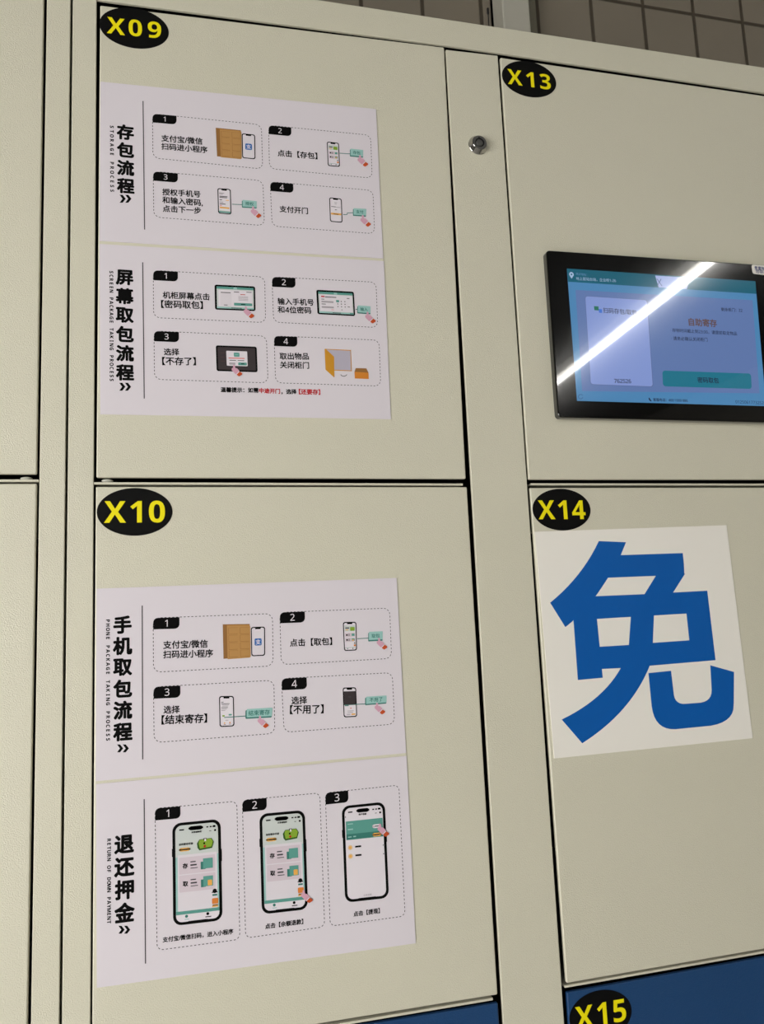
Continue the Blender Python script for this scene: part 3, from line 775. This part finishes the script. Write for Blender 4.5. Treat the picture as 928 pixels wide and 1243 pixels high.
poster('white poster titled 手机取包流程, upper sheet on door X10',
    [(117.2, 714.6), (481.5, 701.6), (493, 914), (116.2, 948.2)],
    ('手机取包流程', ((148.8, 758.3), (149.2, 888.3))), (149.3, 908.4), 22.3, 'PHONE PACKAGE TAKING PROCESS', ((131.1, 753.5), (131.2, 897.5)), [(172.7, 735), (173.3, 921.9)], [
    dict(n='1', box=[(186, 750.2), (330.9, 744.8), (331.7, 808.3), (186.4, 816)], badge=(217.9, 749.2, 13.8),
         text=[('支付宝/微信', (198.1, 782.9), (252.4, 781.2)), ('扫码进小程序', (198.1, 794.5), (258.8, 792.8))],
         pic=pic((mini_locker, [(270.5, 757.9), (303.8, 757.4), (304.5, 797.4), (271.4, 799.7)], [(304.5, 761.2), (321.9, 760.5), (322, 795.9), (305.3, 796.7)]))),
    dict(n='2', box=[(339.8, 743.4), (473.2, 738.1), (475.6, 799.2), (341.5, 806.8)], badge=(370.1, 742.3, 13.2),
         text=[('点击【取包】', (352, 780.4), (403.4, 778.3))],
         pic=pic((mini_phone, [(416.3, 755.1), (432.8, 754.7), (433.6, 789.5), (417.9, 790.3)], 'home'), (conn, [(433.9, 775.3), (447.7, 774.6)]),
                 (button, [(447.7, 767.2), (464.6, 766.4), (464.6, 776.9), (447.7, 777.8)], '取包'), (hand, (459.9, 775)))),
    dict(n='3', box=[(186.4, 833.8), (332.6, 825.7), (333.8, 890.2), (187.2, 901.4)], badge=(219, 832.2, 14.4),
         text=[('选择', (198.6, 861.4), (218.4, 861)), ('【结束寄存】', (196, 873.9), (251.6, 871.6))],
         pic=pic((mini_phone, [(265.9, 845), (284, 844.7), (284.7, 881.6), (266.7, 882.6)], 'list'), (conn, [(272.2, 870.9), (299, 869.1)]),
                 (button, [(299, 861), (330.5, 859.1), (330, 870), (299, 871.7)], '结束寄存'), (hand, (315.3, 869.5), 1.05))),
    dict(n='4', box=[(341.8, 823.7), (476.4, 816.5), (479.3, 879), (345, 888.9)], badge=(372.3, 822.2, 14.2),
         text=[('选择', (353.9, 850.4), (373, 849.6)), ('【不用了】', (352, 861.5), (393.2, 860.4))],
         pic=pic((mini_phone, [(416.1, 834.6), (432.5, 834.2), (433.8, 870.1), (417.4, 870.9)], 'dark'), (conn, [(418.2, 855.7), (444.1, 854.4)]),
                 (button, [(444.1, 845.9), (469.2, 844.3), (469.2, 853.3), (444.1, 855.3)], '不用了'), (hand, (457.4, 853.6)))),
    ])

poster('white poster titled 退还押金 with three large phones, bottom sheet on door X10',
    [(116.6, 951.6), (493.6, 917.5), (504.7, 1144.8), (117.6, 1198.8)],
    ('退还押金', ((150.8, 1024.7), (151.3, 1107.6))), (151, 1128.5), 23.5, 'RETURN OF DOWN PAYMENT', ((132.4, 1019.8), (132.4, 1119.2)), [(175.1, 970), (176.7, 1169.7)], [
    dict(n='1', box=[(188.2, 981.3), (287.6, 972.6), (291.3, 1140.2), (190.8, 1153.5)], badge=(219, 978.6, 14.6), r=.07, bold=.035,
         text=[('支付宝/微信扫码，进入小程序', (197.5, 1140.9), (283.3, 1130.4))],
         pic=pic((big_phone, [(209.2, 999.7), (267.9, 993.9), (270.3, 1117), (210.3, 1124.1)], 'home'))),
    dict(n='2', box=[(294.3, 971.3), (388.4, 962.5), (394.3, 1124.9), (298.3, 1138.7)], badge=(323.7, 968.5, 14.4), r=.07, bold=.035,
         text=[('点击【余额退款】', (322, 1124.6), (368.4, 1118.3))],
         pic=pic((big_phone, [(314.9, 988.1), (370.1, 983.1), (374.2, 1103.6), (318, 1110)], 'home'), (hand, (368.2, 1081), 1.1, 14))),
    dict(n='3', box=[(395, 962.5), (484.4, 953), (492, 1111.9), (401, 1124.2)], badge=(422.8, 959.5, 14.2), r=.07, bold=.035,
         text=[('点击【提现】', (429.2, 1109.6), (461.4, 1105.2))],
         pic=pic((big_phone, [(414.9, 978.6), (467.3, 973.2), (472.5, 1089.8), (419.2, 1095.8)], 'wallet'), (hand, (461, 1000.5), 1.1, 14))),
    ])

# the sheet with one large blue character
fq = [P(p) for p in ((649.3, 645.6), (882, 637.6), (913.8, 896), (673, 920.6))]
t = thing('character_poster', 'white sheet with one huge blue character, on door X14', 'poster', ((fq[2][0] + fq[3][0]) / 2, 0, fq[3][1]))
sheet(t, fq, PAPER2)
def fc(pts): return [(655 + x / 3.5692, 640 + y / 3.5692) for x, y in pts]
a = Art(YP)
def curve(p0, p1, p2, n=10): return [((1 - s) ** 2 * p0[0] + 2 * s * (1 - s) * p1[0] + s * s * p2[0], (1 - s) ** 2 * p0[1] + 2 * s * (1 - s) * p1[1] + s * s * p2[1]) for s in (i / n for i in range(n + 1))]
# strokes of the character, laid over each other


def rng(mt, L, *polys):
    for p in polys: a.pix(mt, fc(p), L)
# left falling stroke and top bar
rng(BIGBLUE, 1, curve((258, 60), (185, 215), (47, 327)) + [(113, 433), (141, 410)] + curve((244, 299), (250, 293), (298, 219), 3) + curve((298, 219), (325, 180), (353, 121), 4) + [(376, 65)],
    [(340, 121.4), (622, 112), (627, 160), (629, 206), (290, 219)],
    [(506, 209), (632, 201), (580, 283), (560, 300), (450, 300)])
# box of four bars
rng(BIGBLUE, 2, [(141, 306), (244, 299), (456, 290), (580, 283), (728, 275), (737, 368), (252, 397), (150, 402)],
    [(141, 306), (240, 299), (275, 652), (167, 662)],
    [(628, 281), (728, 275), (764, 576), (660, 583)],
    [(160, 520), (262, 518), (388, 510), (493, 501), (650, 490), (764, 576), (480, 600), (353, 610), (275, 614), (180, 620)],
    [(397, 385), (497, 378), (492, 505), (388, 512)])
# falling leg and hooked leg
rng(BIGBLUE, 3, curve((480, 596), (400, 800), (186, 936), 14) + [(97, 833)] + curve((97, 833), (280, 745), (356, 605), 12) + [(392, 560), (470, 560)],
    [(473, 632), (571, 622)] + curve((583, 725), (590, 770), (635, 765), 6) + curve((700, 760), (748, 752), (747, 705), 6) + [(741, 598), (844, 627), (843, 760)] +
    curve((841, 790), (830, 845), (744, 860), 6) + curve((590, 875), (500, 880), (487, 775), 8))
a.build('character', t)['label'] = 'huge blue character'

# ================================================================== touchscreen
YS = -.0075


zt0, zt1 = P((668, 303.8), YS)[1], P((925, 321.0), YS)[1]
zb = P((700, 507.2), YS)[1]
x0 = P((678, 505), YS)[0]; x0t = P((663.5, 305), YS)[0]
SXR = 0.652
tq = [(x0t, zt0), (SXR, zt1), (SXR, zb - .0002), (x0, zb)]
t = thing('touchscreen', 'black framed touchscreen lit blue, set in door X13', 'screen', ((x0 + SXR) / 2, 0, zb))
bm = bmesh.new()
fr = [bm.verts.new((p[0], YS, p[1])) for p in tq]; bk = [bm.verts.new((p[0], 0, p[1])) for p in tq]
bm.faces.new(fr[::-1]); bm.faces.new(bk)
for i in range(4):
    j = (i + 1) % 4; bm.faces.new((fr[i], fr[j], bk[j], bk[i]))
bm.normal_update(); bm.edges.ensure_lookup_table()
vert_e = [e for e in bm.edges if abs(e.verts[0].co.y - e.verts[1].co.y) > .005]
bmesh.ops.bevel(bm, geom=vert_e, offset=.004, segments=5, profile=.5, affect='EDGES')
fe = [e for e in bm.edges if all(abs(v.co.y - YS) < 1e-6 for v in e.verts)]
bmesh.ops.bevel(bm, geom=fe, offset=.0014, segments=3, profile=.5, affect='EDGES')
bmesh.ops.recalc_face_normals(bm, faces=bm.faces)
from_bm('bezel', bm, [GLASS], t)['label'] = 'black glass border'
YD = YS - .0001
AQ = [(688.5, 326), (917.4, 341.4), (930.4, 493.0), (700.8, 486.6)]
a = Art(YD); Q = Quad(a, AQ); Q.rect(UI_BACK, 0, 0, 1, 1, 0, 0)
a.pix(UI_PANEL, [(699, 352), (914, 364.5), (922.5, 477.5), (707, 474.8)], 1)
disp = a.build('display', t)
a = Art(YD)
a.pix(UI_HEAD, [(688.5, 326), (917.4, 341.4), (918.6, 356.8), (690, 342)], 2)
a.pix(UI_TAB, [(795.6, 334.5), (838, 337.3), (834, 351), (800, 349)], 3)
a.text(UI_LINE, 'X', (797.5, 342.6), (804, 343), 4)
c = P((694, 333.2), YD); a.ellipse(UI_PALE, c, .0026, .0026, 4, 20); a.pix(UI_PALE, [(691.6, 334.4), (696.4, 334.7), (694.2, 338.4)], 4); a.ellipse(UI_HEAD, c, .001, .001, 5, 12)
a.text(UI_MID, '网点地址：', (699.6, 332.5), (713, 333.6), 4); a.text(UI_PALE, '地上层站台站，企业柜1-26', (699.6, 338.1), (748, 340.8), 4)
a.build('header_bar', disp)
a = Art(YD)
Qc = Quad(a, [(710.8, 359.6), (785.6, 364.5), (792.8, 469.2), (717.6, 466.4)])
Qc.rect(UI_LINE, -.006, -.004, 1.008, 1.006, .04, 2); Qc.rect(UI_CARD, 0, 0, 1, 1, .04, 3)
a.pix(UI_GREEN, [(721.3, 371.6), (726.8, 372), (727.2, 377), (721.8, 376.6)], 4); a.pix(UI_SKY, [(727, 375.2), (731, 375.5), (731.3, 380), (727.4, 379.7)], 5)
a.text(UI_DARK, '扫码存包/取包', (732.5, 376.6), (773.5, 379.6), 4, .012)
a.text(UI_DARK, '762526', (745.8, 462.4), (766.4, 462.9), 4, .02)
a.build('code_card', disp)
def screen_line(name, *rows):
    a = Art(YD)
    for mt, w, A, B, bo in rows: a.text(mt, w, A, B, 4, bo)
    return a.build(name, disp)
screen_line('heading', (UI_WARM, '自助寄存', (836.2, 390.7), (870.6, 392.6), .03))
screen_line('free_lockers_line', (UI_DARK, '剩余柜门：22', (875.8, 375.5), (901.6, 376.8), .015))
screen_line('hint_lines', (UI_DARK, '· 存物时间截止到23:00，请提前取走物品', (814.1, 400.7), (894.9, 405.1), .012), (UI_DARK, '· 请务必确认关闭柜门', (815.1, 410.6), (859.2, 412.4), .012))
screen_line('serial_number', (UI_DARK, '01250617732520', (893.3, 487.7), (930, 489.3), 0))
a = Art(YD)
a.text(UI_DARK, '客服电话：400 1009 886', (793.2, 485.1), (835.2, 486.3), 4, .02)
a.pix(UI_DARK, [(787.6, 483), (789, 482.8), (789.6, 484.6), (791, 486), (791.4, 487.2), (789.6, 487), (788, 485.2)], 4)
a.build('service_phone_line', disp)
a = Art(YD)
c = Vector((705.2, 481.6)); a.pline(UI_DARK, [(c.x + 2.7 * math.cos(u), c.y + 2.7 * math.sin(u)) for u in (math.radians(20 + 22 * i) for i in range(15))], .0004, 4)
a.build('refresh_icon', disp)
a = Art(YD)
Qb = Quad(a, [(804.3, 449.8), (912.0, 453.5), (913.0, 472.2), (805.2, 469)])
Qb.rect(UI_BTN, 0, 0, 1, 1, .03, 3); Qb.text(UI_DARK, '密码取包', .385, .625, .52, 5, .02)
a.build('screen_button', disp)

# little notice stuck over the screen's top right corner
yk = YS - .0003
kq = [P(p, yk) for p in ((912.6, 321.2), (932, 322.6), (932, 334.3), (914.0, 332.2))]
wx = SXR + .012
kq[1] = Vector((wx, kq[0][1] + (kq[1][1] - kq[0][1]) * (wx - kq[0][0]) / (kq[1][0] - kq[0][0])))
kq[2] = Vector((wx, kq[3][1] + (kq[2][1] - kq[3][1]) * (wx - kq[3][0]) / (kq[2][0] - kq[3][0])))
t = thing('notice_sticker', 'small white sticker with blue print on the touchscreen frame', 'sticker', ((kq[2][0] + kq[3][0]) / 2, yk, kq[3][1]))
a = Art(yk); Qk = Quad(a, kq, px=False); Qk.rect(PAPER2, 0, 0, 1, 1, .06, 0)
a.build('label_paper', t)
NAVY = mat('navy_ink', rgb(60, 64, 120), .6, spec=.2)
a = Art(yk); Qk = Quad(a, kq, px=False)
Qk.text(NAVY, '贵重物品，请随身', .08, .92, .34, 2, .02); Qk.text(NAVY, '勿存易燃易爆品', .1, .92, .68, 2, .02)
a.build('lettering', t)

# ================================================================== on and behind the cabinet
ya = 0.05
ax, az = bp(592.4, 9.8, ya)
t = thing('antenna', 'thin black stub antenna standing on the locker top', 'antenna', (ax, ya, TOP))
def tube(name, segs, parent, mt, x, y):
    n = 14; v, f = [], []
    for (r, zz) in segs:
        for k in range(n): v.append((x + r * math.cos(2 * math.pi * k / n), y + r * math.sin(2 * math.pi * k / n), zz))
    for j in range(len(segs) - 1):
        for k in range(n): f.append((j * n + k, j * n + (k + 1) % n, (j + 1) * n + (k + 1) % n, (j + 1) * n + k))
    f += [tuple(range(n))[::-1], tuple((len(segs) - 1) * n + k for k in range(n))]
    mesh(name, v, f, [mt], None, parent)
tube('magnet_base', [(.014, TOP), (.014, TOP + .006), (.006, TOP + .012), (.003, TOP + .014)], t, BLACKPLASTIC, ax, ya)
tube('whip', [(.0006, TOP + .012), (.0006, az - .007)], t, BLACKPLASTIC, ax, ya)
tube('tip', [(.0006, az - .0085), (.0013, az - .0065), (.0013, az - .001), (.0009, az)], t, BLACKPLASTIC, ax, ya)

yd = WALL_Y - .05
dx0, dx1 = bp(611, 18, yd)[0], bp(644.0, 18, yd)[0]
t = thing('wall_duct', 'grey vertical duct on the tiled wall above the lockers', 'duct', ((dx0 + dx1) / 2, WALL_Y - .025, 0.0))
panel('duct_cover', q4((dx0, 3.15), (dx1, 3.15), (dx1, 0.0), (dx0, 0.0)), yd, WALL_Y, .003, [DUCT], t, 3)
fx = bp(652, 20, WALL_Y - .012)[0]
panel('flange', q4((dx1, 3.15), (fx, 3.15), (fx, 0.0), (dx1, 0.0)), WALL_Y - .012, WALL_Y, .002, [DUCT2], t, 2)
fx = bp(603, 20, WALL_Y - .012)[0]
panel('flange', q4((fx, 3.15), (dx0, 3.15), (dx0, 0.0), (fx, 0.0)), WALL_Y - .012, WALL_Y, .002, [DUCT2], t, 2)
